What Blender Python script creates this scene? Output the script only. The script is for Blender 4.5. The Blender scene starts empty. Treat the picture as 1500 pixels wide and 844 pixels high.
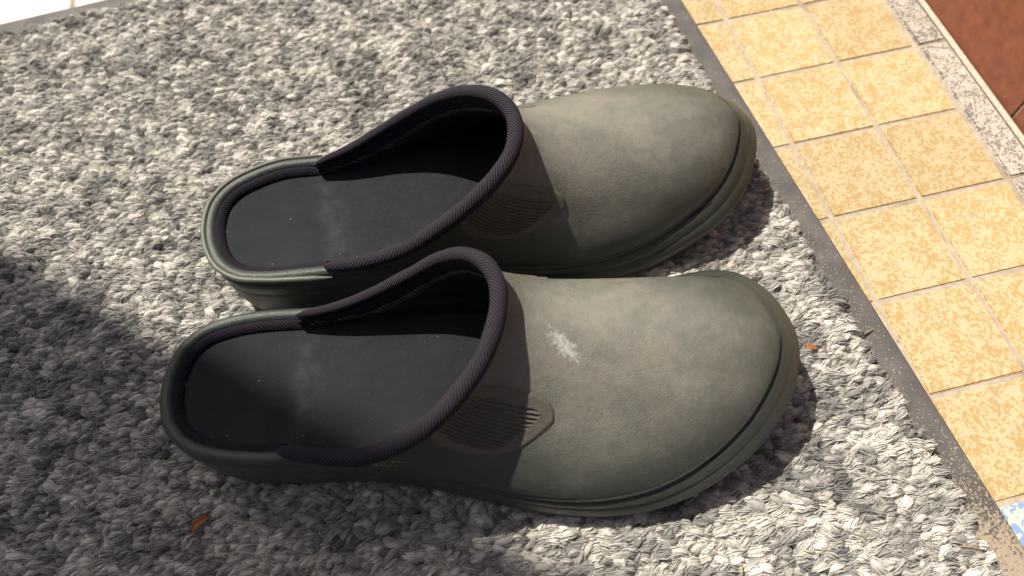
import bpy, bmesh, math, random
import numpy as np
from mathutils import Matrix, Vector

rng = np.random.default_rng(7)
random.seed(7)
sc = bpy.context.scene
col = sc.collection
CM = 0.01

# ------------------------------------------------------------------ camera
PITCH, ROLL, CAMH, FPX = math.radians(62.957), math.radians(-3.477), 0.31178, 1018.9
cam_d = bpy.data.cameras.new('camera')
cam = bpy.data.objects.new('camera', cam_d)
col.objects.link(cam)
fw = Vector((0, math.cos(PITCH), -math.sin(PITCH)))
r0 = Vector((1, 0, 0)); u0 = r0.cross(fw)
rt = r0 * math.cos(ROLL) + u0 * math.sin(ROLL)
upv = -r0 * math.sin(ROLL) + u0 * math.cos(ROLL)
m = Matrix((( rt.x, upv.x, -fw.x, 0), (rt.y, upv.y, -fw.y, 0), (rt.z, upv.z, -fw.z, CAMH), (0, 0, 0, 1)))
cam.matrix_world = m
cam_d.sensor_width = 36.0
cam_d.lens = 36.0 * FPX / 1500.0
cam_d.clip_start = 0.01
cam_d.clip_end = 200.0
cam_d.dof.use_dof = True
cam_d.dof.focus_distance = 0.31
cam_d.dof.aperture_fstop = 7.5
sc.camera = cam

# ------------------------------------------------------------------ sky, sun, exposure
SUN_TRAVEL = Vector((0.73, -0.68, 0)).normalized()
SUN_EL = math.radians(56.5)
sun_dir = Vector((-SUN_TRAVEL.x * math.cos(SUN_EL), -SUN_TRAVEL.y * math.cos(SUN_EL), math.sin(SUN_EL)))
w = bpy.data.worlds.new('World'); sc.world = w; w.use_nodes = True
nt = w.node_tree
sky = nt.nodes.new('ShaderNodeTexSky'); sky.sky_type = 'NISHITA'; sky.sun_disc = False
sky.sun_elevation = SUN_EL
sky.sun_rotation = math.atan2(sun_dir.x, sun_dir.y)
sky.dust_density = 5.0; sky.ozone_density = 0.2; sky.air_density = 0.4
nt.links.new(sky.outputs[0], nt.nodes['Background'].inputs[0])
nt.nodes['Background'].inputs[1].default_value = 0.06
sd = bpy.data.lights.new('sun', 'SUN'); sd.energy = 5.0; sd.angle = math.radians(0.55); sd.color = (1.0, 0.925, 0.81)
so = bpy.data.objects.new('sun', sd); col.objects.link(so)
so.rotation_euler = sun_dir.to_track_quat('Z', 'Y').to_euler()
vs = sc.view_settings
vs.view_transform = 'Standard'; vs.look = 'None'; vs.exposure = 0.30; vs.gamma = 1.0; vs.use_curve_mapping = False

# ------------------------------------------------------------------ helpers
def tag(o, label=None, cat=None, group=None, kind=None):
    if label: o['label'] = label
    if cat: o['category'] = cat
    if group: o['group'] = group
    if kind: o['kind'] = kind
    return o

def empty(name, loc=(0, 0, 0), rz=0.0):
    o = bpy.data.objects.new(name, None); col.objects.link(o)
    o.location = loc; o.rotation_euler = (0, 0, rz); o.empty_display_size = 0.02
    return o

def mesh_obj(name, verts, faces, mat, parent=None, smooth=True, uvs=None):
    me = bpy.data.meshes.new(name)
    me.from_pydata([tuple(v) for v in verts], [], [tuple(int(i) for i in f) for f in faces])
    if uvs is not None:
        ul = me.uv_layers.new(name='UVMap')
        li = np.zeros(len(me.loops), dtype=np.int32); me.loops.foreach_get('vertex_index', li)
        ul.data.foreach_set('uv', np.asarray(uvs, dtype=np.float32)[li].ravel())
    bm = bmesh.new(); bm.from_mesh(me)
    bmesh.ops.recalc_face_normals(bm, faces=bm.faces)
    bm.to_mesh(me); bm.free()
    me.polygons.foreach_set('use_smooth', [smooth] * len(me.polygons))
    me.update()
    o = bpy.data.objects.new(name, me); col.objects.link(o)
    if mat: me.materials.append(mat)
    if parent: o.parent = parent
    return o

def big_mesh(name, V, F, mat, parent=None, attrs=None, smooth=True):
    """V (n,3) floats, F (m,3) ints: fast path."""
    me = bpy.data.meshes.new(name)
    me.vertices.add(len(V)); me.vertices.foreach_set('co', np.ascontiguousarray(V, dtype=np.float32).ravel())
    me.loops.add(len(F) * 3); me.loops.foreach_set('vertex_index', np.ascontiguousarray(F, dtype=np.int32).ravel())
    me.polygons.add(len(F)); me.polygons.foreach_set('loop_start', np.arange(len(F), dtype=np.int32) * 3)
    me.polygons.foreach_set('loop_total', np.full(len(F), 3, dtype=np.int32))
    me.polygons.foreach_set('use_smooth', np.full(len(F), smooth, dtype=bool))
    for k, a in (attrs or {}).items():
        at = me.attributes.new(k, 'FLOAT', 'POINT'); at.data.foreach_set('value', np.ascontiguousarray(a, dtype=np.float32))
    me.update(); me.validate()
    o = bpy.data.objects.new(name, me); col.objects.link(o)
    me.materials.append(mat)
    if parent: o.parent = parent
    return o

def catmull(P, n, closed=False):
    """dense Catmull-Rom through P then arc-length resample to n points."""
    P = np.asarray(P, float); N = len(P)
    segs = N if closed else N - 1
    out = []
    for i in range(segs):
        if closed:
            a, b, c, d = P[(i - 1) % N], P[i], P[(i + 1) % N], P[(i + 2) % N]
        else:
            b, c = P[i], P[i + 1]
            a = P[i - 1] if i > 0 else 2 * b - c
            d = P[i + 2] if i + 2 < N else 2 * c - b
        t0 = 0; t1 = t0 + max(1e-6, np.linalg.norm(b - a)) ** .5; t2 = t1 + max(1e-6, np.linalg.norm(c - b)) ** .5; t3 = t2 + max(1e-6, np.linalg.norm(d - c)) ** .5
        for t in np.linspace(t1, t2, 24, endpoint=False):
            A1 = (t1 - t) / (t1 - t0) * a + (t - t0) / (t1 - t0) * b
            A2 = (t2 - t) / (t2 - t1) * b + (t - t1) / (t2 - t1) * c
            A3 = (t3 - t) / (t3 - t2) * c + (t - t2) / (t3 - t2) * d
            B1 = (t2 - t) / (t2 - t0) * A1 + (t - t0) / (t2 - t0) * A2
            B2 = (t3 - t) / (t3 - t1) * A2 + (t - t1) / (t3 - t1) * A3
            out.append((t2 - t) / (t2 - t1) * B1 + (t - t1) / (t2 - t1) * B2)
    out.append(P[0] if closed else P[-1])
    out = np.array(out)
    s = np.r_[0, np.cumsum(np.linalg.norm(np.diff(out, axis=0), axis=1))]
    q = np.linspace(0, s[-1], n, endpoint=not closed)
    return np.stack([np.interp(q, s, out[:, k]) for k in range(out.shape[1])], 1)

def grid_faces(nu, nv, wrap_u=False, wrap_v=False, off=0):
    F = []
    for i in range(nu if wrap_u else nu - 1):
        for j in range(nv if wrap_v else nv - 1):
            a = i * nv + j; b = ((i + 1) % nu) * nv + j; c = ((i + 1) % nu) * nv + (j + 1) % nv; d = i * nv + (j + 1) % nv
            F.append((off + a, off + b, off + c, off + d))
    return F

def sweep(path, rad, nv=18, flat=1.0, taper=0.25, v_up=None):
    """tube along an open path; rad array; returns verts, faces, uvs (u = length cm, v = 0..1)."""
    path = np.asarray(path, float); n = len(path)
    T = np.gradient(path, axis=0); T /= np.linalg.norm(T, axis=1)[:, None]
    ref = np.array([0, 0, 1.0]) if v_up is None else v_up
    V = []; UV = []
    s = np.r_[0, np.cumsum(np.linalg.norm(np.diff(path, axis=0), axis=1))]
    for i in range(n):
        side = np.cross(T[i], ref)
        side /= max(1e-6, np.linalg.norm(side)); nn = np.cross(side, T[i])
        for j in range(nv + 1):
            a = 2 * math.pi * j / nv
            V.append(path[i] + rad[i] * (math.cos(a) * side + flat * math.sin(a) * nn)); UV.append((s[i], j / nv))
    F = grid_faces(n, nv + 1)
    return np.array(V), F, UV

# ---------------------------------------------------------------- material helpers
def new_mat(name):
    mt = bpy.data.materials.new(name); mt.use_nodes = True
    t = mt.node_tree; b = t.nodes['Principled BSDF']
    return mt, t, b

def N(t, typ, **kw):
    n = t.nodes.new(typ)
    for k, v in kw.items():
        if k.startswith('i_'):
            key = k[2:]
            n.inputs[int(key) if key.isdigit() else key.replace('_', ' ')].default_value = v
        else: setattr(n, k, v)
    return n

def L(t, a, b): t.links.new(a, b)

def noise(t, vec, scale, detail=4, rough=.55, dist=0.0):
    n = N(t, 'ShaderNodeTexNoise', i_Scale=scale, i_Detail=detail, i_Roughness=rough, i_Distortion=dist)
    if vec is not None: L(t, vec, n.inputs['Vector'])
    return n

def ramp(t, fac, stops):
    r = N(t, 'ShaderNodeValToRGB'); e = r.color_ramp.elements
    while len(e) < len(stops): e.new(0.5)
    for k, (p, c) in zip(e, stops):
        k.position = p; k.color = (*c, 1) if len(c) == 3 else c
    L(t, fac, r.inputs[0]); return r

def mixc(t, fac, a, b):
    n = N(t, 'ShaderNodeMix', data_type='RGBA')
    for src, k in ((fac, 0), (a, 6), (b, 7)):
        if isinstance(src, (int, float)): n.inputs[k].default_value = src
        elif isinstance(src, tuple): n.inputs[k].default_value = (*src, 1)
        else: L(t, src, n.inputs[k])
    return n.outputs[2]

def math_n(t, op, a, b=None, clamp=False):
    n = N(t, 'ShaderNodeMath', operation=op); n.use_clamp = clamp
    for src, k in ((a, 0), (b, 1)):
        if src is None: continue
        if isinstance(src, (int, float)): n.inputs[k].default_value = src
        else: L(t, src, n.inputs[k])
    return n.outputs[0]

def bump(t, h, strength, dist, b, prev=None):
    n = N(t, 'ShaderNodeBump', i_Strength=strength, i_Distance=dist)
    L(t, h, n.inputs['Height'])
    if prev is not None: L(t, prev, n.inputs['Normal'])
    L(t, n.outputs[0], b.inputs['Normal']); return n.outputs[0]

def maprange(t, v, a, b, c=0.0, d=1.0):
    n = N(t, 'ShaderNodeMapRange'); n.clamp = True
    n.interpolation_type = 'SMOOTHSTEP'
    n.inputs[1].default_value = a; n.inputs[2].default_value = b; n.inputs[3].default_value = c; n.inputs[4].default_value = d
    L(t, v, n.inputs[0]); return n.outputs[0]

# ---------------------------------------------------------------- materials
def m_tile(name, light, dark, scale, bias=.5, rough=.45, tint=.06):
    mt, t, b = new_mat(name)
    g = N(t, 'ShaderNodeNewGeometry'); oi = N(t, 'ShaderNodeObjectInfo')
    off = N(t, 'ShaderNodeVectorMath', operation='SCALE'); L(t, oi.outputs['Random'], off.inputs['Scale']); off.inputs[0].default_value = (3.1, 1.7, 2.3)
    ad = N(t, 'ShaderNodeVectorMath', operation='ADD'); L(t, g.outputs['Position'], ad.inputs[0]); L(t, off.outputs[0], ad.inputs[1])
    n1 = noise(t, ad.outputs[0], scale, 2.5, .5, .6)
    n2 = noise(t, ad.outputs[0], scale * .22, 2, .5)
    v = math_n(t, 'ADD', n1.outputs[0], math_n(t, 'MULTIPLY', math_n(t, 'SUBTRACT', n2.outputs[0], .5), .45))
    f = maprange(t, v, bias - .045, bias + .045)
    c = mixc(t, f, dark, light)
    n3 = noise(t, g.outputs['Position'], 90, 4)
    c2 = mixc(t, maprange(t, n3.outputs[0], .45, .8, 0, .35), c, (.42, .36, .28))
    hs = N(t, 'ShaderNodeHueSaturation'); L(t, c2, hs.inputs['Color'])
    L(t, math_n(t, 'ADD', math_n(t, 'MULTIPLY', oi.outputs['Random'], tint * 2), 1 - tint), hs.inputs['Value'])
    L(t, hs.outputs[0], b.inputs['Base Color'])
    b.inputs['Roughness'].default_value = rough
    n4 = noise(t, g.outputs['Position'], 1400, 3)
    bump(t, n4.outputs[0], .12, .0004, b)
    return mt

M_YELLOW = m_tile('yellow_speckle', (.565, .465, .285), (.445, .32, .142), 580, .49, .42, .09)
M_BLUE = m_tile('blue_speckle', (.62, .62, .50), (.22, .34, .58), 380, .52)
M_GRANITE = m_tile('granite_chip', (.50, .46, .39), (.17, .16, .15), 760, .47, .5)
M_CREAM = m_tile('cream_glaze', (.82, .80, .74), (.78, .75, .67), 200, .5, .35)
M_RED = None

def m_grout():
    mt, t, b = new_mat('grout')
    g = N(t, 'ShaderNodeNewGeometry')
    n = noise(t, g.outputs['Position'], 260, 5); n2 = noise(t, g.outputs['Position'], 35, 3)
    c = ramp(t, n.outputs[0], [(.25, (.34, .29, .225)), (.7, (.50, .43, .34))])
    c2 = mixc(t, maprange(t, n2.outputs[0], .5, .72, 0, .6), c.outputs[0], (.22, .17, .12))
    L(t, c2, b.inputs['Base Color']); b.inputs['Roughness'].default_value = .95
    bump(t, n.outputs[0], .6, .0008, b); return mt
M_GROUT = m_grout()

def m_rubber_mat():
    mt, t, b = new_mat('mat_rubber')
    g = N(t, 'ShaderNodeNewGeometry')
    n = noise(t, g.outputs['Position'], 60, 5, .6); n2 = noise(t, g.outputs['Position'], 900, 3); n3 = noise(t, g.outputs['Position'], 2200, 2)
    c = ramp(t, n.outputs[0], [(.3, (.075, .072, .072)), (.7, (.13, .122, .118))])
    # sand dust gathers in specks, more of it towards one end of the edging
    sx = N(t, 'ShaderNodeSeparateXYZ'); L(t, g.outputs['Position'], sx.inputs[0])
    near = maprange(t, sx.outputs['Y'], .085, .005, 0.0, .30)
    v = math_n(t, 'ADD', n2.outputs[0], math_n(t, 'ADD', near, math_n(t, 'MULTIPLY', n.outputs[0], .25)))
    f = maprange(t, v, .74, .90, 0, .85)
    c2 = mixc(t, f, c.outputs[0], (.40, .33, .24))
    L(t, c2, b.inputs['Base Color']); b.inputs['Roughness'].default_value = .72
    bump(t, n3.outputs[0], .35, .0005, b); return mt
M_MAT = m_rubber_mat()

def m_yarn():
    mt, t, b = new_mat('mat_yarn')
    a = N(t, 'ShaderNodeAttribute', attribute_name='shade'); a.attribute_type = 'INSTANCER'
    a2 = N(t, 'ShaderNodeAttribute', attribute_name='strand')
    v = math_n(t, 'ADD', a.outputs['Fac'], a2.outputs['Fac'])
    c = ramp(t, v, [(0.0, (.13, .126, .12)), (.3, (.25, .243, .23)), (.55, (.44, .425, .395)), (.8, (.63, .605, .555)), (1.0, (.76, .73, .67))])
    L(t, c.outputs[0], b.inputs['Base Color'])
    b.inputs['Roughness'].default_value = .92
    b.inputs['Specular IOR Level'].default_value = .2
    b.inputs['Sheen Weight'].default_value = .25
    b.inputs['Sheen Roughness'].default_value = .6
    return mt
M_YARN = m_yarn()

def m_plain(name, c, rough=.6, **kw):
    mt, t, b = new_mat(name)
    g = N(t, 'ShaderNodeNewGeometry'); n = noise(t, g.outputs['Position'], kw.get('scale', 600), 4)
    lo = tuple(x * .75 for x in c); hi = tuple(min(1, x * 1.2) for x in c)
    r = ramp(t, n.outputs[0], [(.3, lo), (.7, hi)]); L(t, r.outputs[0], b.inputs['Base Color'])
    b.inputs['Roughness'].default_value = rough
    b.inputs['Metallic'].default_value = kw.get('metal', 0)
    bump(t, n.outputs[0], kw.get('bs', .3), .0005, b)
    return mt

def m_clog_rubber(name, dust_amt, stain=None):
    """olive-black moulded rubber with worn-in dust; stain = local centre of a chalky smear."""
    mt, t, b = new_mat(name)
    tc = N(t, 'ShaderNodeTexCoord'); P = tc.outputs['Object']
    n1 = noise(t, P, 22, 7, .66); n2 = noise(t, P, 260, 5, .65); n3 = noise(t, P, 1900, 3); n5 = noise(t, P, 14, 3)
    base = ramp(t, n1.outputs[0], [(.3, (.041, .050, .043)), (.7, (.058, .069, .058))])
    # dust worn into the middle of the vamp
    vs_ = N(t, 'ShaderNodeVectorMath', operation='SUBTRACT'); L(t, P, vs_.inputs[0]); vs_.inputs[1].default_value = (.178, .002, .048)
    vm = N(t, 'ShaderNodeVectorMath', operation='MULTIPLY'); L(t, vs_.outputs[0], vm.inputs[0]); vm.inputs[1].default_value = (1 / .080, 1 / .056, 1 / .075)
    ln = N(t, 'ShaderNodeVectorMath', operation='LENGTH'); L(t, vm.outputs[0], ln.inputs[0])
    rad = math_n(t, 'ADD', ln.outputs['Value'], math_n(t, 'MULTIPLY', math_n(t, 'SUBTRACT', n1.outputs[0], .5), .95))
    d = maprange(t, rad, 1.12, .25, 0.04, 1.0)
    d2 = math_n(t, 'MULTIPLY', d, maprange(t, n2.outputs[0], .3, .65, .78, 1.0))
    d3 = math_n(t, 'MULTIPLY', d2, maprange(t, n5.outputs[0], .3, .7, .8, 1.05))
    d4 = math_n(t, 'MULTIPLY', d3, dust_amt, True)
    dn = noise(t, P, 55, 6, .7)
    dc = mixc(t, maprange(t, dn.outputs[0], .35, .68), (.205, .203, .174), (.255, .236, .198))
    c = mixc(t, d4, base.outputs[0], dc)
    # fine pale specks and short scuffs
    sp = noise(t, P, 1300, 2, .5); spf = maprange(t, sp.outputs[0], .70, .76, 0, .6)
    c = mixc(t, spf, c, (.30, .29, .25))
    st = N(t, 'ShaderNodeMapping'); L(t, P, st.inputs[0]); st.inputs['Rotation'].default_value = (0, 0, .9); st.inputs['Scale'].default_value = (60, 1500, 60)
    sn = noise(t, st.outputs[0], 1, 2, .5); snf = maprange(t, sn.outputs[0], .69, .76, 0, .35)
    c = mixc(t, snf, c, (.26, .26, .23))
    rough = maprange(t, d4, 0, 1, .38, .56)
    if stain is not None:
        ss = N(t, 'ShaderNodeVectorMath', operation='SUBTRACT'); L(t, P, ss.inputs[0]); ss.inputs[1].default_value = stain
        rm = N(t, 'ShaderNodeMapping'); L(t, ss.outputs[0], rm.inputs[0]); rm.inputs['Rotation'].default_value = (0, 0, .80)
        rm2 = N(t, 'ShaderNodeMapping'); L(t, rm.outputs[0], rm2.inputs[0]); rm2.inputs['Scale'].default_value = (1 / .0088, 1 / .0034, 1 / .02)
        sl = N(t, 'ShaderNodeVectorMath', operation='LENGTH'); L(t, rm2.outputs[0], sl.inputs[0])
        ns = noise(t, P, 560, 7, .75)
        sr = math_n(t, 'ADD', sl.outputs['Value'], math_n(t, 'MULTIPLY', math_n(t, 'SUBTRACT', ns.outputs[0], .5), 4.2))
        sf = maprange(t, sr, 1.05, .15, 0, .8)
        c = mixc(t, sf, c, (.52, .54, .52))
    L(t, c, b.inputs['Base Color']); L(t, rough, b.inputs['Roughness'])
    b.inputs['Specular IOR Level'].default_value = .45
    n6 = noise(t, P, 900, 4, .7)
    nb = bump(t, n3.outputs[0], .40, .0006, b)
    nb = bump(t, n6.outputs[0], .25, .0008, b, nb)
    bump(t, n2.outputs[0], .12, .001, b, nb)
    return mt

def m_twill(name, dark, light, freq_u, freq_v):
    """diagonal-ribbed binding tape; UV.x is length in cm, UV.y runs round the tape."""
    mt, t, b = new_mat(name)
    uv = N(t, 'ShaderNodeUVMap'); sx = N(t, 'ShaderNodeSeparateXYZ'); L(t, uv.outputs[0], sx.inputs[0])
    tc = N(t, 'ShaderNodeTexCoord'); n = noise(t, tc.outputs['Object'], 240, 4); nf = noise(t, tc.outputs['Object'], 2600, 2)
    ph = math_n(t, 'ADD', math_n(t, 'MULTIPLY', sx.outputs[0], freq_u), math_n(t, 'MULTIPLY', sx.outputs[1], freq_v))
    ph = math_n(t, 'ADD', ph, math_n(t, 'MULTIPLY', n.outputs[0], .35))
    s = math_n(t, 'SINE', math_n(t, 'MULTIPLY', ph, 2 * math.pi))
    s01 = math_n(t, 'ADD', math_n(t, 'MULTIPLY', s, .5), .5)
    cross = math_n(t, 'SINE', math_n(t, 'MULTIPLY', math_n(t, 'SUBTRACT', math_n(t, 'MULTIPLY', sx.outputs[0], freq_u * 2.0), math_n(t, 'MULTIPLY', sx.outputs[1], freq_v * 1.6)), 2 * math.pi))
    s01 = math_n(t, 'MULTIPLY', s01, math_n(t, 'ADD', math_n(t, 'MULTIPLY', cross, .22), .78))
    f = math_n(t, 'MULTIPLY', s01, maprange(t, nf.outputs[0], .2, .7, .55, 1.0))
    c = mixc(t, f, dark, light)
    L(t, c, b.inputs['Base Color']); b.inputs['Roughness'].default_value = .8
    b.inputs['Specular IOR Level'].default_value = .22
    bump(t, s01, .8, .0006, b)
    return mt

def m_insole():
    mt, t, b = new_mat('insole_cloth')
    tc = N(t, 'ShaderNodeTexCoord'); P = tc.outputs['Object']
    n1 = noise(t, P, 45, 5, .6); n2 = noise(t, P, 900, 3, .7)
    mp = N(t, 'ShaderNodeMapping'); L(t, P, mp.inputs[0]); mp.inputs['Rotation'].default_value = (0, 0, -.95)
    wv = N(t, 'ShaderNodeTexWave', i_Scale=380, i_Distortion=.8, i_Detail=1.0); L(t, mp.outputs[0], wv.inputs['Vector'])
    c = ramp(t, n1.outputs[0], [(.3, (.009, .0100, .0125)), (.7, (.018, .0200, .0240))])
    c2 = mixc(t, maprange(t, wv.outputs['Fac'], .2, .9, 0, .75), c.outputs[0], (.034, .038, .046))
    sp = noise(t, P, 700, 2, .5); c3 = mixc(t, maprange(t, sp.outputs[0], .75, .80, 0, .55), c2, (.25, .26, .27))
    wx = N(t, 'ShaderNodeSeparateXYZ'); L(t, P, wx.inputs[0])
    worn = math_n(t, 'MULTIPLY', maprange(t, math_n(t, 'ABSOLUTE', math_n(t, 'SUBTRACT', math_n(t, 'ADD', wx.outputs[0], math_n(t, 'MULTIPLY', n1.outputs[0], .02)), .068)), .011, .0, 0, .55), maprange(t, noise(t, P, 120, 4).outputs[0], .35, .7, 0, 1))
    c3 = mixc(t, worn, c3, (.060, .064, .072))
    lint = noise(t, P, 260, 1, .4); c3 = mixc(t, maprange(t, lint.outputs[0], .79, .815, 0, .5), c3, (.35, .36, .38))
    L(t, c3, b.inputs['Base Color']); b.inputs['Roughness'].default_value = .62
    b.inputs['Specular IOR Level'].default_value = .2
    nb = bump(t, wv.outputs['Fac'], .6, .0004, b)
    nb = bump(t, n2.outputs[0], .25, .0004, b, nb)
    bump(t, n1.outputs[0], .5, .002, b, nb)
    return mt

M_INSOLE = m_insole()
M_TUBE = m_twill('collar_twill', (.006, .005, .009), (.086, .072, .098), 6.8, -13.0)
M_PIPE = m_twill('piping_twill', (.006, .005, .009), (.050, .040, .058), 6.0, 3.2)
M_TRIM = m_twill('trim_twill', (.020, .020, .022), (.22, .22, .24), 6.0, 1.0)
def m_lining():
    mt, t, b = new_mat('lining_cloth')
    tc = N(t, 'ShaderNodeTexCoord'); n = noise(t, tc.outputs['Object'], 60, 4); n2 = noise(t, tc.outputs['Object'], 1800, 2)
    c = ramp(t, n.outputs[0], [(.3, (.008, .008, .009)), (.7, (.018, .018, .020))]); L(t, c.outputs[0], b.inputs['Base Color'])
    b.inputs['Roughness'].default_value = .8; nb = bump(t, n2.outputs[0], .4, .0004, b); bump(t, n.outputs[0], .6, .003, b, nb)
    return mt
M_LINING = m_lining()
M_VAMP = m_clog_rubber('clog_rubber_dusty', 1.05)
M_VAMP_ST = m_clog_rubber('clog_rubber_stained', 1.05, (.1657, -.0016, .0545))
M_SOLE = m_clog_rubber('clog_rubber_plain', .14)
M_PEEL = m_plain('pale_rubber', (.115, .125, .098), .5)
M_PANEL = m_plain('worn_rubber', (.130, .120, .096), .7, scale=900, bs=.2)
M_GOLD = m_plain('gold_print', (.55, .40, .18), .4, metal=.4)
M_RUST = m_plain('rust_leaf', (.36, .12, .035), .7)
M_STRAW = m_plain('straw', (.42, .33, .19), .8)
M_TWIG = m_plain('twig_bark', (.20, .155, .10), .85)
M_RED = m_plain('red_quarry', (.26, .084, .042), .45, scale=130, bs=.08)
M_GRIT = m_plain('grit', (.42, .36, .25), .9)
M_PEBBLE = m_plain('pebble', (.55, .56, .40), .8)
M_PLASTER = m_plain('plaster', (.55, .52, .47), .9, scale=40)

# ---------------------------------------------------------------- floor
U = 0.05
GR = math.radians(10.3165); GO = np.array([1.68858, 7.51829]) * U
def gpt(i, j):
    c, s = math.cos(GR), math.sin(GR); x, y = i * U, -j * U
    return np.array([c * x - s * y + GO[0], s * x + c * y + GO[1]])

floor = mesh_obj('floor', [(-3, -3, -.0008), (3, -3, -.0008), (3, 4, -.0008), (-3, 4, -.0008)], [(0, 1, 2, 3)], M_GROUT, smooth=False)
tag(floor, 'tiled floor bedding with pale sandy grout joints', kind='structure')

def tile_mesh(name, w_, h_, t_, gap, bev, mat):
    bm = bmesh.new()
    bmesh.ops.create_cube(bm, size=1)
    for v in bm.verts:
        v.co.x *= (w_ - gap); v.co.y *= (h_ - gap); v.co.z = v.co.z * t_ - t_ / 2
    top = [e for e in bm.edges if all(v.co.z > -1e-6 for v in e.verts)]
    ver = [e for e in bm.edges if abs(e.verts[0].co.z - e.verts[1].co.z) > 1e-6]
    bmesh.ops.bevel(bm, geom=top + ver, offset=bev, segments=2, affect='EDGES')
    me = bpy.data.meshes.new(name); bm.to_mesh(me); bm.free(); me.materials.append(mat); return me

me_y = tile_mesh('tile', U, U, .006, .0024, .0006, M_YELLOW)
me_b = tile_mesh('tile', U, U, .006, .0024, .0006, M_BLUE)
me_c = tile_mesh('tile', U * 1.6, U * 1.6, .006, .0030, .0007, M_CREAM)
me_g = tile_mesh('tile', .0195, U * 2, .006, .0022, .0009, M_GRANITE)

def put(me, name, x, y, z, rz, parent, jit=0.0):
    o = bpy.data.objects.new(name, me); col.objects.link(o); o.parent = parent
    o.location = (x, y, z + random.uniform(-1, 1) * jit)
    o.rotation_euler = (random.uniform(-1, 1) * jit * 8, random.uniform(-1, 1) * jit * 8, rz + random.uniform(-1, 1) * jit * 20)
    return o

for i in range(-1, 3):
    for j in range(-3, 10):
        if i < 0 and j > 1: continue
        c = gpt(i + .5, j + .5)
        put(me_b if j >= 7 else me_y, 'tile', c[0], c[1], 0.0, GR, floor, .00018)
for k in range(-2, 5):
    c = gpt(3.215, 2 * k + 1)
    put(me_g, 'edging_tile', c[0], c[1], .0004, GR, floor, .0001)

# cream tiles beyond the far edge of the mat, same bond direction
cA = np.array([-.2737, .3845])       # a joint of the cream tiles
cx, cy = math.cos(GR), math.sin(GR)
for a in range(-3, 4):
    for b_ in range(0, 4):
        q = cA + np.array([cx, cy]) * (a - .5) * .08 + np.array([-cy, cx]) * ((b_ - .5) * .08 + .0215)
        put(me_c, 'tile', q[0], q[1], 0.0006, GR, floor, .0001)

# low wall faced with red quarry tiles behind the granite edging
wall_base = [gpt(3.432 + .0, -4), gpt(3.432 + .0, 9)]
n_w = np.array([math.cos(GR), math.sin(GR)])
def box_from(a, b, nrm, th, z0, z1):
    a = np.array(a); b = np.array(b)
    pts = [a, b, b + nrm * th, a + nrm * th]
    v = [(p[0], p[1], z) for z in (z0, z1) for p in pts]
    f = [(0, 1, 2, 3), (4, 5, 6, 7), (0, 1, 5, 4), (1, 2, 6, 5), (2, 3, 7, 6), (3, 0, 4, 7)]
    return v, f
v_, f_ = box_from(wall_base[0] + n_w * .0025, wall_base[1] + n_w * .0025, n_w, .12, -.0012, .2052)
wall = mesh_obj('wall', v_, f_, M_GROUT, smooth=False); tag(wall, 'low wall faced with plain red quarry tiles', kind='structure')
me_r = tile_mesh('tile', .1, .1, .007, .0014, .0006, M_RED)
# joint of the red facing measured at grid j
def grid_ij(x, y):
    d = np.array([x, y]) - GO; c, s = math.cos(GR), math.sin(GR)
    return (c * d[0] + s * d[1]) / U, -(-s * d[0] + c * d[1]) / U
ji = grid_ij(5.607 * U, 4.906 * U)
for k in range(-2, 4):
    for r in range(2):
        q = gpt(3.432, ji[1] + (k + .5) * 2)
        o = bpy.data.objects.new('wall_tile', me_r); col.objects.link(o); o.parent = wall
        # local z (tile face) -> -n_w, local x -> along the wall, local y -> up
        zx = Vector((-n_w[0], -n_w[1], 0)); yx = Vector((0, 0, 1)); xx = yx.cross(zx)
        o.matrix_world = Matrix(((xx.x, yx.x, zx.x, q[0] + n_w[0] * .0015), (xx.y, yx.y, zx.y, q[1] + n_w[1] * .0015), (xx.z, yx.z, zx.z, .0495 + r * .1), (0, 0, 0, 1)))
# pale mortar fillet where the edging meets the wall
fp = np.array([[*(gpt(3.425, -4 + k * .13)), .0006] for k in range(100)]) / CM
v_, f_, _ = sweep(fp, np.full(100, .17), 8)
fil = mesh_obj('mortar_fillet', v_ * CM, f_, m_plain('mortar', (.50, .46, .38), .9), wall)

# ---------------------------------------------------------------- unseen block added to shade the near left side
dT = np.array([.8486, -.5291]); nT = np.array([-dT[1], dT[0]])     # line of the shade edge on the mat
# the added block is sheared so its edge lies in the plane through the shade edge and the sun
lv = Vector((dT[0], dT[1], 0)); mv = lv.cross(sun_dir); ev = mv.cross(lv)
if ev.z < 0: ev = -ev
ev = ev / ev.z
e0 = np.array([-.2635, .1977]) - dT * 0.95
pv, pf = box_from(e0, e0 - nT * .50, -dT, .24, -.0007, 3.0)
pv = [(p[0] + ev.x * p[2], p[1] + ev.y * p[2], p[2]) for p in pv]
bm = bmesh.new(); vv = [bm.verts.new(p) for p in pv]
for f in pf: bm.faces.new([vv[i] for i in f])
bmesh.ops.recalc_face_normals(bm, faces=bm.faces)
bmesh.ops.bevel(bm, geom=[e for e in bm.edges], offset=.004, segments=2, affect='EDGES')
me = bpy.data.meshes.new('shade_block'); bm.to_mesh(me); bm.free(); me.materials.append(M_PLASTER)
shade_obj = bpy.data.objects.new('shade_block', me); col.objects.link(shade_obj)
tag(shade_obj, 'unseen plaster-coloured block added to cast the broad shade on the doormat', 'shade block')

# ---------------------------------------------------------------- clogs
Z0 = 0.85   # cm, where the soles rest on the pile

class Clog: pass
# shape of the upper: shoulder length, shoulder drop, lean and height at the welt (centre line, flanks)
UP = [.05, .12, .72, .63, .16, .19, .38, .26]

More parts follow.
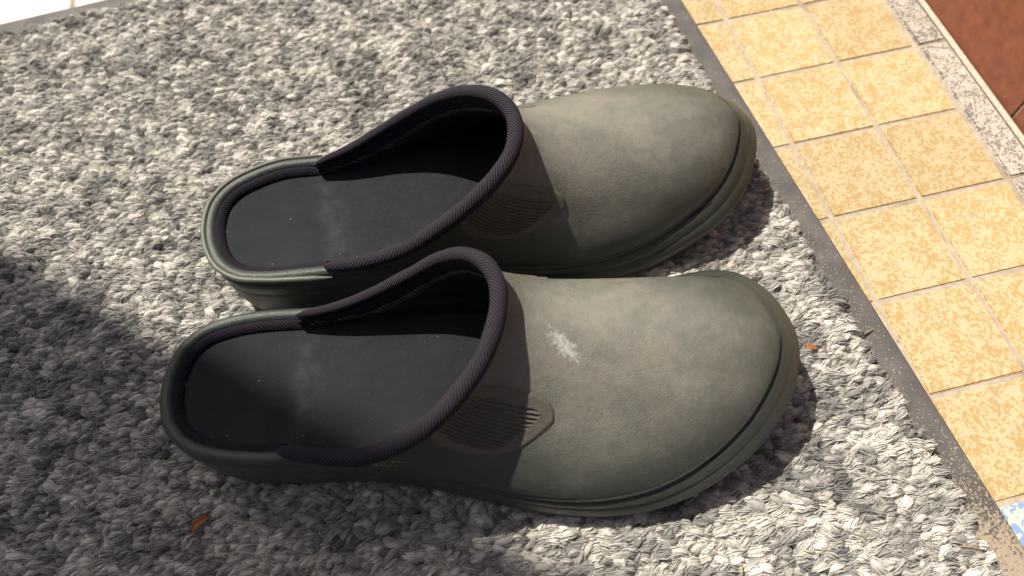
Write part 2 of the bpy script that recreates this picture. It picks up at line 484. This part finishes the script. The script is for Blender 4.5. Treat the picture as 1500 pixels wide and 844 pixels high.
def build_clog(name, label, S_side, N_side, O_pts, loc, rz, stain=False, mats=None, peel=False, emblem=False, group=None):
    root = empty(name, (loc[0], loc[1], Z0 * CM), rz)
    tag(root, label, 'clog', group)
    out = catmull(np.array(S_side + N_side[::-1]), 320, closed=True)
    tan = np.roll(out, -1, 0) - np.roll(out, 1, 0); tan /= np.linalg.norm(tan, axis=1)[:, None]
    nor = np.stack([tan[:, 1], -tan[:, 0]], 1)          # outward for counter-clockwise outline
    zr_f = lambda x: np.interp(x, [0, 4, 6.5, 9, 12, 16, 22, 28], [3.55, 3.5, 3.35, 2.8, 2.0, 1.7, 1.75, 1.95])
    spring = lambda x: 2.25 * np.clip((x - 17) / 9.9, 0, 1.2) ** 2
    insF = lambda x: np.interp(x, [11, 14, 17, 20, 22, 24, 26, 28], [0, .06, .20, .42, .60, .80, .94, .94])
    heel = lambda x: np.clip((3.0 - x) / 3.0, 0, 1)
    prof = [(-1.4, .0), (-.65, .0), (-.30, .015), (-.12, .06), (-.03, .14), (.02, .27), (.02, .45), (-.01, .565), (-.02, .60), (-.05, .625), (-.06, .645), (-.05, .665),
            (-.03, .69), (.0, .74), (-.005, .82), (-.06, .875), (-.13, .90), (-.22, .915), (-.24, .93), (-.20, .945), (-.10, .955), (-.05, .98), (-.06, 1.01), (-.13, 1.04), (-.26, 1.055), (-.42, 1.05), (-.55, 1.02), (-.62, .96)]
    x = out[:, 0]
    rows = []
    for (o, q) in prof:
        ins = insF(x) * np.clip((q - .45) / .5, 0, 1.05) + .10 * np.clip(q, 0, 1) + .28 * heel(x) * np.clip(1 - q * 1.1, 0, 1)
        pt = out + nor * (o - ins)[:, None]
        arch = .35 * np.exp(-((x - 10) / 2.6) ** 2) * (1 - min(1, q * 2.5))
        rows.append(np.c_[pt, q * zr_f(x) + spring(x) + arch])
    rows = np.array(rows)                                # (nprof, 320, 3)
    n_p, n_o = rows.shape[:2]
    V = rows.transpose(1, 0, 2).reshape(-1, 3)
    F = grid_faces(n_o, n_p, wrap_u=True)
    cb = len(V); V = np.vstack([V, [[13, 0, .0]]])
    # centre fan on the underside, following the spring
    for i in range(n_o): F.append((i * n_p, ((i + 1) % n_o) * n_p, cb))
    V[cb, 2] = .0
    sole_o = mesh_obj('sole', V * CM, F, mats['sole'], root)

    # ---- collar line and welt line
    O = catmull(O_pts, 181)
    tip = int(np.argmax(x))
    xj = 5.2
    # outline runs heel -> S side -> toe -> N side -> heel
    iS = next(i for i in range(tip) if x[i] > xj); iN = next(i for i in range(n_o - 1, tip, -1) if x[i] > xj)
    seg = np.arange(iS, iN + 1)
    insW = np.interp(x[seg], [5, 9, 12], [.30, .22, .13]) + insF(x[seg]) + .10
    Wp = np.c_[out[seg] - nor[seg] * insW[:, None], zr_f(x[seg]) * 1.0 + spring(x[seg])]
    # reparametrise so that the toe tip meets the middle of the collar
    half = 90
    k_tip = tip - iS
    Wd = np.vstack([catmull(Wp[:k_tip + 1:1], half + 1)[:-1], catmull(Wp[k_tip:], half + 1)])
    # ease: fewer ribs on the rear flanks
    n_t = 181; n_s = 64
    tt = np.linspace(0, 1, n_t)
    ss = np.linspace(0, 1, n_s)
    G = np.zeros((n_t, n_s, 3))
    for a in range(n_t):
        t = tt[a]; P0 = O[a]; P3 = Wd[a]
        cen = math.sin(math.pi * t) ** 1.6               # 1 on the centre line, 0 at the rear joints
        d = P3 - P0; dh = d[:2]; H = P0[2] - P3[2]
        k1 = UP[0] * cen + UP[1] * (1 - cen)
        P1 = P0 + np.array([dh[0] * k1, dh[1] * k1, -H * (UP[2] * cen + UP[3] * (1 - cen))])
        lean = UP[4] * cen + UP[5] * (1 - cen)
        top = H * (UP[6] * cen + UP[7] * (1 - cen))
        P2 = P3 + np.array([-dh[0] * lean, -dh[1] * lean, top])
        for b_ in range(n_s):
            s = ss[b_]
            G[a, b_] = (1 - s) ** 3 * P0 + 3 * (1 - s) ** 2 * s * P1 + 3 * (1 - s) * s * s * P2 + s ** 3 * P3
    # normals
    du = np.gradient(G, axis=0); dv = np.gradient(G, axis=1)
    Nn = np.cross(dv, du); ln = np.linalg.norm(Nn, axis=2, keepdims=True); Nn = Nn / np.maximum(ln, 1e-9)
    if Nn[n_t // 2, n_s // 2, 2] < 0: Nn = -Nn
    UV = [(tt[a], ss[b_]) for a in range(n_t) for b_ in range(n_s)]
    upper_o = mesh_obj('upper', G.reshape(-1, 3) * CM, grid_faces(n_t, n_s), mats['vamp'], root, uvs=UV)
    # ---- lining: the inner face of the upper, slightly creased
    Li = G - Nn * .30
    wr = .11 * np.sin(tt[:, None] * 46 + 3 * ss[None] * 5) * np.sin(ss[None] * 9 + tt[:, None] * 17)
    Li = Li - Nn * (wr * np.clip(ss[None] * 4, 0, 1))[..., None]
    Li[..., 2] = np.maximum(Li[..., 2], 1.0)
    lining_o = mesh_obj('lining', Li.reshape(-1, 3) * CM, grid_faces(n_t, n_s), M_LINING, root)
    # ---- grey trim tape inside the collar
    a0, a1 = int(n_t * .42), int(n_t * .985)
    tv = []; tuv = []; acc = 0
    for a in range(a0, a1):
        plen = np.r_[0, np.cumsum(np.linalg.norm(np.diff(Li[a], axis=0), axis=1))]
        endf = min(1.0, (1 - tt[a]) / .10)
        for j, dd in enumerate(np.linspace(.62, 1.02, 5)):
            want = min(dd * (0.55 + .45 * endf), plen[-1] * .8)
            pos = np.array([np.interp(want, plen, Li[a][:, k]) for k in range(3)])
            nn = np.array([np.interp(want, plen, Nn[a][:, k]) for k in range(3)])
            bul = .05 + .05 * math.sin(math.pi * j / 4) + .025 * math.sin(a * .9)
            tv.append(pos - nn * bul); tuv.append((a * .12, j / 4))
    mesh_obj('lining_trim', np.array(tv) * CM, grid_faces(a1 - a0, 5), M_TRIM, lining_o, uvs=tuv)

    # ---- collar binding tube
    Tn = np.linspace(0, 1, 181)
    rad = (.31 + .11 * np.cos((Tn - .33) * math.pi * 1.2)) * .86 * np.sqrt(np.clip(np.minimum(Tn, 1 - Tn) / .035 + .03, 0, 1))
    rad = rad * (1 + .035 * np.sin(Tn * 41) * np.sin(Tn * 17 + 1) + .02 * np.sin(Tn * 97))
    tV, tF, tUV = sweep(O + np.array([0, 0, .04]), rad, 20)
    mesh_obj('collar_binding', tV * CM, tF, M_TUBE, root, uvs=tUV)

    # ---- woven piping round the heel
    hseg = np.r_[np.arange(iN - 16, n_o), np.arange(0, iS + 17)]
    pr = [(-.50, .00), (-.54, .045), (-.61, .05), (-.69, .03), (-.77, -.02), (-.84, -.09), (-.90, -.19)]
    pv_ = []; puv = []; acc = 0.0
    for q, i in enumerate(hseg):
        if q: acc += np.linalg.norm(out[i] - out[hseg[q - 1]])
        for j, (o, z) in enumerate(pr):
            tuck = .35 * np.clip((x[i] - 5.2) / 2.2, 0, 1.5)
            pv_.append((*(out[i] + nor[i] * (o - .10 - .35 * tuck)), zr_f(x[i]) + z - tuck)); puv.append((acc, j / (len(pr) - 1)))
    mesh_obj('heel_piping', np.array(pv_) * CM, grid_faces(len(hseg), len(pr)), M_PIPE, root, uvs=puv)

    # ---- insole
    ni, nj = 90, 33
    xs_ = .85 + (25.2 - .85) * (1 - np.cos(np.linspace(0, math.pi, ni))) / 2
    So = out[:tip + 1]; No = out[tip:]
    def side(xx, A):
        o_ = np.argsort(A[:, 0]); return np.interp(xx, A[o_, 0], A[o_, 1])
    iv = []
    inset = 1.08
    insx = np.interp(x, [0, 4.5, 8, 14, 27], [.90, .90, .62, .70, .8])
    inn = out - nor * insx[:, None]
    for xx in xs_:
        # inner outline by offset points
        ys = side(xx, inn[:tip + 1]); yn = side(xx, np.vstack([inn[tip:], inn[:1]]))
        if xx < inn[:, 0].min() + .02 or xx > inn[:, 0].max() - .02: ys = yn = (ys + yn) / 2
        for j in range(nj):
            f = j / (nj - 1); y = ys + (yn - ys) * f
            e = (2 * f - 1) ** 2
            z = np.interp(xx, [0, 4, 8, 14, 20, 27], [3.30, 3.22, 2.95, 2.25, 1.75, 1.8]) + spring(xx) * .9
            z -= .14 * (1 - e) * min(1, (xx - 1) / 1.5)
            z += .035 * math.sin(xx * 2.1 + y * 1.1) * math.exp(-((xx - 6.2) / 2.2) ** 2) * (1 - e)
            iv.append((xx, y, z))
    mesh_obj('insole', np.array(iv) * CM, grid_faces(ni, nj), M_INSOLE, root)

    # ---- ribbed grip panels moulded into both flanks
    for sgn in (0, 1):
        npu, npv = 60, 110
        pv_ = []; tc_, hw, s_end = .340, .070, .425
        for iu in range(npu):
            sv = math.sin(iu / (npu - 1) * math.pi / 2) * s_end
            ru = max(0.0, (sv / s_end - .52) / .48); wloc = hw * math.sqrt(max(0.0, 1 - ru ** 2.8)) if ru < 1 else 0
            wloc *= .72 + .28 * min(1, sv / (s_end * .4))
            for iv_ in range(npv):
                f = iv_ / (npv - 1) * 2 - 1
                t_ = tc_ + f * wloc - .012 * (1 - sv / s_end)
                if sgn: t_ = 1 - t_
                ga = t_ * (n_t - 1); gb = sv * (n_s - 1)
                a_, b_ = min(int(ga), n_t - 2), min(int(gb), n_s - 2); fa, fb = ga - a_, gb - b_
                I = lambda A: (A[a_, b_] * (1 - fa) + A[a_ + 1, b_] * fa) * (1 - fb) + (A[a_, b_ + 1] * (1 - fa) + A[a_ + 1, b_ + 1] * fa) * fb
                edge = max(abs(f), ru)
                h = .07 * min(1, (1 - edge) / .10) - .012
                inside = edge < .66 and sv < s_end * .86
                if inside:
                    h += .07 * math.sin(f * wloc / hw * 62) - .03
                pv_.append(I(G) + I(Nn) * h)
        mesh_obj('grip_panel', np.array(pv_) * CM, grid_faces(npu, npv), M_PANEL, upper_o)

    if emblem:
        def on(t_, s_, h=0.0):
            a_ = int(round(t_ * (n_t - 1))); gb = s_ * (n_s - 1); b0 = min(int(gb), n_s - 2); fb = gb - b0
            return G[a_, b0] * (1 - fb) + G[a_, b0 + 1] * fb + Nn[a_, b0] * h
        eV = []; eF = []
        re_ = np.random.default_rng(3)
        def lump(c_, r3):
            k0 = len(eV)
            for d_ in ((1, 0, 0), (-1, 0, 0), (0, 1, 0), (0, -1, 0), (0, 0, 1), (0, 0, -1)): eV.append(c_ + np.array(d_) * r3)
            for f_ in ((0, 2, 4), (2, 1, 4), (1, 3, 4), (3, 0, 4), (2, 0, 5), (1, 2, 5), (3, 1, 5), (0, 3, 5)): eF.append(tuple(k0 + i for i in f_))
        for k in range(11):
            for r_ in range(3):
                q = on(.138 + .0032 * k, .10 + .05 * r_ + .006 * k, .02)
                lump(q + re_.normal(0, .012, 3), np.array([.065, .03, .045]) * (.6 + .6 * re_.random()))
        for k in range(12): lump(on(.172 + .002 * k, .13 + .008 * k, .02), np.array([.06, .03, .03]))
        o = mesh_obj('emblem', np.array(eV) * CM, eF, M_GOLD, upper_o); tag(o, 'worn gold printed lettering, half hidden under the collar')
    if peel:
        idx = np.arange(n_o - 40, n_o).tolist() + list(range(0, iS + 2))
        P_ = np.array([[*(out[i] + nor[i] * (-.16)), zr_f(x[i]) * 1.03] for i in idx])
        e = np.clip((np.arange(len(idx)) - (len(idx) - 16)) / 16, 0, 1)
        nn = nor[idx]
        P_[:, :2] += nn * (e * .20)[:, None]; P_[:, 2] += .02
        v_, f_, u_ = sweep(P_, .13 * (.3 + .7 * np.clip(np.minimum(np.arange(len(idx)), (len(idx) - 1 - np.arange(len(idx))) * 3) / 12, 0, 1)), 10)
        o = mesh_obj('peeling_rim_strip', v_ * CM, f_, M_PEEL, sole_o)
        tag(o, 'pale strip of rubber rim peeling loose at its end')
    c = Clog(); c.root = root; c.G = G; c.Nn = Nn; c.out = out; c.nor = nor; c.zr = zr_f; c.tt = tt; c.spring = spring; c.tip = tip
    return c

S_front = [(0, 0), (.12, -1.0), (.5, -1.95), (1.3, -2.75), (2.5, -3.25), (4, -3.5), (6, -3.6), (8, -3.7), (10, -4.0), (12, -4.5), (14, -5.05), (16, -5.5), (18, -5.72), (20, -5.6), (22, -5.02), (24, -3.9), (25.2, -2.75), (26.15, -1.3), (26.6, .4)]
N_front = [(.12, 1.0), (.5, 1.95), (1.3, 2.75), (2.5, 3.2), (4, 3.4), (6, 3.45), (8, 3.5), (10, 3.6), (12, 3.65), (14, 3.7), (16, 3.85), (18, 4.15), (20, 4.45), (22, 4.7), (24, 4.65), (25.0, 4.2), (25.85, 3.25), (26.4, 1.9)]
O_front = [(5.2, -2.92, 3.72), (6.98, -3.35, 4.08), (8.86, -3.6, 4.53), (10.37, -3.3, 5.16), (11.66, -2.77, 5.98), (12.79, -1.89, 6.73), (13.58, -.9, 7.18), (14.01, .1, 7.41), (14.2, 1.12, 7.45), (14.14, 1.92, 7.42), (13.74, 2.77, 7.27), (12.96, 3.45, 6.83), (11.96, 3.72, 6.19), (10.54, 3.6, 5.24), (8.85, 3.2, 4.53), (7.33, 2.9, 4.12), (5.5, 2.8, 3.72)]
S_rear = [(0, 0), (.12, -1.0), (.5, -1.95), (1.3, -2.75), (2.5, -3.2), (4, -3.45), (6, -3.65), (8, -3.85), (10, -4.05), (12, -4.2), (14, -4.75), (16, -5.2), (18, -5.4), (20, -5.35), (22, -4.95), (24, -4.3), (25.5, -3.15), (26.45, -1.7), (26.85, -.3)]
N_rear = [(.12, 1.0), (.5, 1.95), (1.3, 2.75), (2.5, 3.25), (4, 3.5), (6, 3.35), (8, 3.3), (10, 3.6), (12, 4.1), (14, 4.6), (16, 5.2), (18, 5.4), (20, 5.4), (22, 5.1), (24, 4.4), (25.2, 3.5), (26.1, 2.35), (26.65, 1.1)]
O_rear = [(5.3, -3.15, 3.72), (7.25, -3.6, 4.12), (9.0, -3.68, 4.56), (10.59, -3.5, 5.27), (12.02, -3.31, 6.2), (13.34, -2.84, 7.05), (14.18, -2.1, 7.42), (14.61, -1.1, 7.53), (14.65, -.03, 7.52), (14.17, 1.05, 7.4), (13.25, 1.94, 7.0), (11.95, 2.7, 6.18), (10.4, 3.1, 5.15), (8.87, 2.98, 4.53), (7.46, 2.7, 4.15), (5.6, 2.55, 3.72)]

cf = build_clog('rubber_clog', 'olive rubber clog with a white chalky smear on its dusty toe', S_front, N_front, O_front, (-.147, .1005), math.radians(.3), mats=dict(sole=M_SOLE, vamp=M_VAMP_ST), emblem=True, group='pair of garden clogs on the doormat')
cr = build_clog('rubber_clog', 'olive rubber clog with a peeling heel rim and no white smear', S_rear, N_rear, O_rear, (-.140, .1725), math.radians(11.0), mats=dict(sole=M_SOLE, vamp=M_VAMP), peel=True, group='pair of garden clogs on the doormat')

# ---------------------------------------------------------------- doormat
MA = math.radians(14.8)
CORN = np.array([.085, .475])
e1 = np.array([-math.cos(MA), -math.sin(MA)]); e2 = np.array([math.sin(MA), -math.cos(MA)])
LW, LH = .64, .56
mat_root = empty('doormat', (*CORN, 0)); tag(mat_root, 'grey and white looped pile doormat with dark rubber edging under both clogs', 'doormat')
def mp(a, b, z=0.0): q = e1 * a + e2 * b; return (q[0], q[1], z)
bm = bmesh.new()
for (z, ins) in ((.0002, 0.0), (.0018, 0.0), (.0026, .0012), (.0028, .004)):
    for a, b in ((ins, ins), (LW - ins, ins), (LW - ins, LH - ins), (ins, LH - ins)): bm.verts.new(mp(a, b, z))
bm.verts.ensure_lookup_table()
for r in range(3):
    for k in range(4): bm.faces.new([bm.verts[r * 4 + k], bm.verts[r * 4 + (k + 1) % 4], bm.verts[r * 4 + 4 + (k + 1) % 4], bm.verts[r * 4 + 4 + k]])
bm.faces.new([bm.verts[12 + k] for k in range(4)])
bmesh.ops.recalc_face_normals(bm, faces=bm.faces)
me = bpy.data.meshes.new('rubber_backing'); bm.to_mesh(me); bm.free(); me.materials.append(M_MAT)
o = bpy.data.objects.new('rubber_backing', me); col.objects.link(o); o.parent = mat_root

def vnoise(P, scale, seed):
    """smooth value noise on 2D points."""
    r = np.random.default_rng(seed); T = r.random((64, 64))
    q = P * scale; i = np.floor(q).astype(int); f = q - i; f = f * f * (3 - 2 * f)
    g = lambda a, b: T[(i[:, 0] + a) % 64, (i[:, 1] + b) % 64]
    return (g(0, 0) * (1 - f[:, 0]) + g(1, 0) * f[:, 0]) * (1 - f[:, 1]) + (g(0, 1) * (1 - f[:, 0]) + g(1, 1) * f[:, 0]) * f[:, 1]

BW = .0185
pa, pb = .0035, .0026
A, B = np.meshgrid(np.arange(BW, LW - BW, pa), np.arange(BW, LH - BW, pb), indexing='ij')
A = A + (np.arange(A.shape[1]) % 2)[None] * pa * .5
loops = np.stack([A.ravel(), B.ravel()], 1)
loops += rng.normal(0, 1, loops.shape) * [.0010, .00048]
nl = len(loops)
wp = loops[:, :1] * e1 + loops[:, 1:] * e2 + CORN
# crush pile under the soles
def under(c):
    rz = c.root.rotation_euler[2]; d = wp - np.array(c.root.location[:2]); l = np.stack([math.cos(rz) * d[:, 0] + math.sin(rz) * d[:, 1], -math.sin(rz) * d[:, 0] + math.cos(rz) * d[:, 1]], 1) / CM
    P = c.out; x0, y0 = P[:, 0], P[:, 1]; x1, y1 = np.roll(x0, -1), np.roll(y0, -1)
    ins = np.zeros(len(l), bool)
    for k in range(len(P)):
        cr_ = ((y0[k] > l[:, 1]) != (y1[k] > l[:, 1]))
        with np.errstate(divide='ignore', invalid='ignore'):
            xi = (x1[k] - x0[k]) * (l[:, 1] - y0[k]) / (y1[k] - y0[k]) + x0[k]
        ins ^= cr_ & (l[:, 0] < xi)
    return ins & (l[:, 0] < 21)
und = under(cf) | under(cr)
shade = .61 + .42 * (vnoise(wp, 95, 1) - .5) + .62 * (vnoise(wp, 190, 2) - .5) + rng.normal(0, .14, nl)
hs = .82 + .18 * rng.random(nl) + .22 * (vnoise(wp, 120, 3) - .5)
hs = np.where(und, np.minimum(hs, .72), hs)
ang = MA + rng.normal(0, .36, nl)
ang = np.where(rng.random(nl) < .5, ang, ang + math.pi)
NVAR = 14

def loop_variant(k):
    """one tufted loop of yarn: a dark core and many fine plies arching over it."""
    r = np.random.default_rng(100 + k)
    ns, nseg = 26, 7
    tau = np.linspace(0, 1, nseg + 1)
    Lg = .0050 + .0016 * r.random(); Wd_ = .0019 + .0010 * r.random(); Hh = .0066 + .0014 * r.random()
    tw = r.normal(0, .35); sk = r.normal(0, .35)
    arch = np.sin(math.pi * np.clip(tau * .90 + .05, 0, 1)) ** .6
    Vs = []; Fs = []; Ss = []; off = 0
    lx, ly = r.normal(0, .0009, 2)
    for q in range(ns + 1):
        core = q == 0
        ph = 2 * math.pi * q / ns + r.normal(0, .2) + tw * (tau - .5) * 2 * math.pi
        w_ = Wd_ * (.82 + .30 * r.random()) * (.7 + .3 * arch)
        if core: w_ = w_ * 0
        hk = Hh * (1 + r.normal(0, .07)); wob = r.normal(0, .00030, 3); wb = r.random() * 6.28
        nx, nz = -np.cos(math.pi * tau), np.sin(math.pi * tau)
        X = -np.cos(math.pi * tau) * Lg * .5 + nx * np.cos(ph) * w_ * .8 + lx * arch
        Z = arch * hk * .72 + nz * np.cos(ph) * w_ * .9
        Y = np.sin(ph) * w_ * 1.25 + ly * arch + sk * X * .8 + .45 * Wd_ * np.sin(2.2 * tau * math.pi + wb) * (0 if core else .45)
        C = np.stack([X, Y, Z], 1) + (0 if core else 1) * (r.normal(0, .00020, (nseg + 1, 3)) + wob)
        T = np.gradient(C, axis=0); T /= np.linalg.norm(T, axis=1)[:, None] + 1e-12
        s1 = np.cross(T, [.31, .22, .92]); s1 /= np.linalg.norm(s1, axis=1)[:, None] + 1e-9; s2 = np.cross(s1, T)
        rad = Wd_ * .85 if core else .00026 * (.7 + .7 * r.random())
        m_ = 6 if core else 3
        for i in range(nseg + 1):
            for j in range(m_):
                a = 2 * math.pi * j / m_
                Vs.append(C[i] + rad * (math.cos(a) * s1[i] + math.sin(a) * s2[i]))
        st = -.05 if core else r.normal(0, .13)
        Ss += [st] * ((nseg + 1) * m_)
        for i in range(nseg):
            for j in range(m_):
                a = off + i * m_ + j; b_ = off + i * m_ + (j + 1) % m_
                Fs += [(a, b_, b_ + m_), (a, b_ + m_, a + m_)]
        off += (nseg + 1) * m_
    # a few loose fibres
    for q in range(10):
        p0 = np.array([r.normal(0, .0018), r.normal(0, .0014), Hh * .75]); d = r.normal(0, 1, 3); d[2] = abs(d[2]) * .7; d /= np.linalg.norm(d)
        d2 = r.normal(0, 1, 3); ln = .0022 + .002 * r.random()
        C = np.array([p0 + d * ln * u + d2 * .0006 * u * u for u in (0, .35, .7, 1)])
        for i in range(4):
            for a in (0, 2.09, 4.19): Vs.append(C[i] + .00010 * np.array([math.cos(a), math.sin(a), .5 * math.sin(a)]))
        Ss += [.2] * 12
        for i in range(3):
            for j in range(3):
                a = off + i * 3 + j; b_ = off + i * 3 + (j + 1) % 3; Fs += [(a, b_, b_ + 3), (a, b_ + 3, a + 3)]
        off += 12
    o = big_mesh('yarn_loop', np.array(Vs), np.array(Fs), M_YARN, None, {'strand': np.array(Ss)})
    col.objects.unlink(o)
    return o

lib = bpy.data.collections.new('yarn_loops')
for k in range(NVAR): lib.objects.link(loop_variant(k))

pm = bpy.data.meshes.new('pile')
pts = np.c_[wp - CORN, np.full(nl, .0022)]
pm.vertices.add(nl); pm.vertices.foreach_set('co', pts.astype(np.float32).ravel())
def fattr(nm, typ, arr):
    at = pm.attributes.new(nm, typ, 'POINT'); at.data.foreach_set('vector' if typ == 'FLOAT_VECTOR' else 'value', np.ascontiguousarray(arr).ravel())
fattr('shade', 'FLOAT', np.clip(shade, .08, 1).astype(np.float32))
fattr('rot', 'FLOAT_VECTOR', np.c_[rng.normal(0, .16, nl), rng.normal(0, .16, nl), ang].astype(np.float32))
sc3 = .58 + .42 * rng.random(nl)
fattr('scl', 'FLOAT_VECTOR', np.c_[sc3 * 1.02, sc3 * .80, hs * .94].astype(np.float32))
fattr('var', 'INT', rng.integers(0, NVAR, nl).astype(np.int32))
pile = bpy.data.objects.new('pile', pm); col.objects.link(pile); pile.parent = mat_root; pile['kind'] = 'stuff'
ng = bpy.data.node_groups.new('pile_loops', 'GeometryNodeTree')
ng.interface.new_socket('Geometry', in_out='INPUT', socket_type='NodeSocketGeometry')
ng.interface.new_socket('Geometry', in_out='OUTPUT', socket_type='NodeSocketGeometry')
gi = ng.nodes.new('NodeGroupInput'); go = ng.nodes.new('NodeGroupOutput')
m2p = ng.nodes.new('GeometryNodeMeshToPoints'); ci = ng.nodes.new('GeometryNodeCollectionInfo'); iop = ng.nodes.new('GeometryNodeInstanceOnPoints')
ci.inputs['Collection'].default_value = lib; ci.inputs['Separate Children'].default_value = True; ci.inputs['Reset Children'].default_value = True
def named(nm, typ):
    n = ng.nodes.new('GeometryNodeInputNamedAttribute'); n.data_type = typ; n.inputs['Name'].default_value = nm
    return [o_ for o_ in n.outputs if o_.enabled and o_.name == 'Attribute'][0]
ng.links.new(gi.outputs[0], m2p.inputs[0]); ng.links.new(m2p.outputs[0], iop.inputs['Points'])
ng.links.new(ci.outputs[0], iop.inputs['Instance']); iop.inputs['Pick Instance'].default_value = True
ng.links.new(named('var', 'INT'), iop.inputs['Instance Index'])
ng.links.new(named('rot', 'FLOAT_VECTOR'), iop.inputs['Rotation'])
ng.links.new(named('scl', 'FLOAT_VECTOR'), iop.inputs['Scale'])
ng.links.new(iop.outputs[0], go.inputs[0])
gm = pile.modifiers.new('loops', 'NODES'); gm.node_group = ng

# ---------------------------------------------------------------- small debris lying on the mat
def flake(name, label, cat, x, y, z, rz, ln, wd, mat, curl=.25, group=None):
    n, mm = 12, 5; V = []
    for i in range(n):
        u = i / (n - 1); hw = wd * .5 * (math.sin(math.pi * min(1, u * .92 + .06)) ** .7) * (1 + .25 * math.sin(u * 17))
        for j in range(mm):
            f = j / (mm - 1) * 2 - 1
            V.append(((u - .5) * ln, f * hw + .08 * ln * math.sin(u * 5), curl * wd * f * f + .06 * ln * math.sin(u * 4.2)))
    V = np.array(V); top = V + [0, 0, .00025]
    F = grid_faces(n, mm) + grid_faces(n, mm, off=n * mm)
    ring = [j for j in range(mm)] + [i * mm + mm - 1 for i in range(1, n)] + [(n - 1) * mm + j for j in range(mm - 2, -1, -1)] + [i * mm for i in range(n - 2, 0, -1)]
    for a, b_ in zip(ring, ring[1:] + ring[:1]): F.append((a, b_, b_ + n * mm, a + n * mm))
    o = mesh_obj(name, np.vstack([V, top]), F, mat); o.location = (x, y, z); o.rotation_euler = (0, 0, rz)
    return tag(o, label, cat, group)

def stick(name, label, cat, pts, rad, mat, group=None):
    P_ = catmull(np.array(pts), 24) / CM
    r_ = np.full(24, rad / CM) * (.6 + .4 * np.sin(np.linspace(.3, 2.9, 24)) + .12 * np.sin(np.linspace(0, 19, 24)))
    c0 = P_.mean(0); v_, f_, u_ = sweep(P_ - c0, r_, 7)
    f_ = f_ + [tuple(range(7))[::-1], tuple(23 * 8 + k for k in range(7))]
    o = mesh_obj(name, v_ * CM, f_, mat); o.location = tuple(c0 * CM)
    return tag(o, label, cat, group)

def pebble(x, y, z, r, label):
    bm = bmesh.new(); bmesh.ops.create_icosphere(bm, subdivisions=2, radius=r)
    rr = random.Random(int(x * 1e5))
    for v in bm.verts: v.co *= 1 + rr.uniform(-.18, .18); v.co.z *= .75
    me = bpy.data.meshes.new('pebble'); bm.to_mesh(me); bm.free(); me.materials.append(M_PEBBLE)
    o = bpy.data.objects.new('pebble', me); col.objects.link(o); o.location = (x, y, z)
    return tag(o, label, 'pebble')

flake('dry_leaf', 'curled rust-orange dry leaf scrap beside two tiny pebbles on the mat', 'leaf', -.1374, .0522, .0092, .98, .0088, .0036, M_RUST)
flake('leaf_crumb', 'small orange leaf crumb between the smeared toe and the rubber edging', 'leaf', .136, .1141, .0092, .1, .0055, .0028, M_RUST)
pebble(-.1337, .0646, .0094, .0013, 'pale yellowish pebble close to the heel of the smeared clog')
pebble(-.2037, .0602, .0092, .0008, 'tiny pale pebble alone on the shaded pile')
stick('twig', 'thin dry twig lying across the rubber edging onto the tiles', 'twig', [(.151, .1168, .0088), (.157, .1181, .0076), (.161, .1200, .0050), (.1649, .1211, .0042), (.170, .1236, .0030), (.1748, .1262, .0012)], .00055, M_TWIG)
stick('straw', 'dry straw sliver at the ragged pile edge by the sandy rubber', 'straw', [(.1745, .0252, .0088), (.1785, .0247, .0092), (.1832, .0238, .0080)], .00030, M_STRAW)
stick('straw', 'short straw sliver in sunlit pile below the shadow of the smeared toe', 'straw', [(.1354, .0323, .0098), (.1385, .0312, .0102), (.1417, .0309, .0096)], .00025, M_STRAW)
stick('straw', 'pale straw sliver in sunlit pile beside the outer flank of the smeared clog', 'straw', [(.0852, .0240, .0100), (.0849, .0210, .0104), (.0846, .0185, .0096)], .00028, M_STRAW)
# sand grains scattered on the rubber edging
gv = []; gf = []
rg = np.random.default_rng(5)
ico = np.array([(1, 0, 0), (-1, 0, 0), (0, 1, 0), (0, -1, 0), (0, 0, 1), (0, 0, -1)], float)
ifc = np.array([(0, 2, 4), (2, 1, 4), (1, 3, 4), (3, 0, 4), (2, 0, 5), (1, 2, 5), (3, 1, 5), (0, 3, 5)])
for k in range(2600):
    b_ = .555 - .34 * rg.random() ** 2.2; a = .0165 * rg.random() ** .8 - .003 * (rg.random() < .1)
    r_ = .00012 + .00030 * rg.random() ** 3
    q = e1 * a + e2 * b_ + CORN
    z = .0028 if a > .003 else (.0004 if a < 0 else .0024)
    gf.append(ifc + 6 * k); gv.append(ico * r_ * (1 + .4 * rg.random((6, 3))) + [q[0], q[1], z])
gr = big_mesh('sand_grains', np.vstack(gv), np.vstack(gf), M_GRIT, None, smooth=False)
tag(gr, 'loose sand grains scattered along the rubber edging', 'sand', kind='stuff')
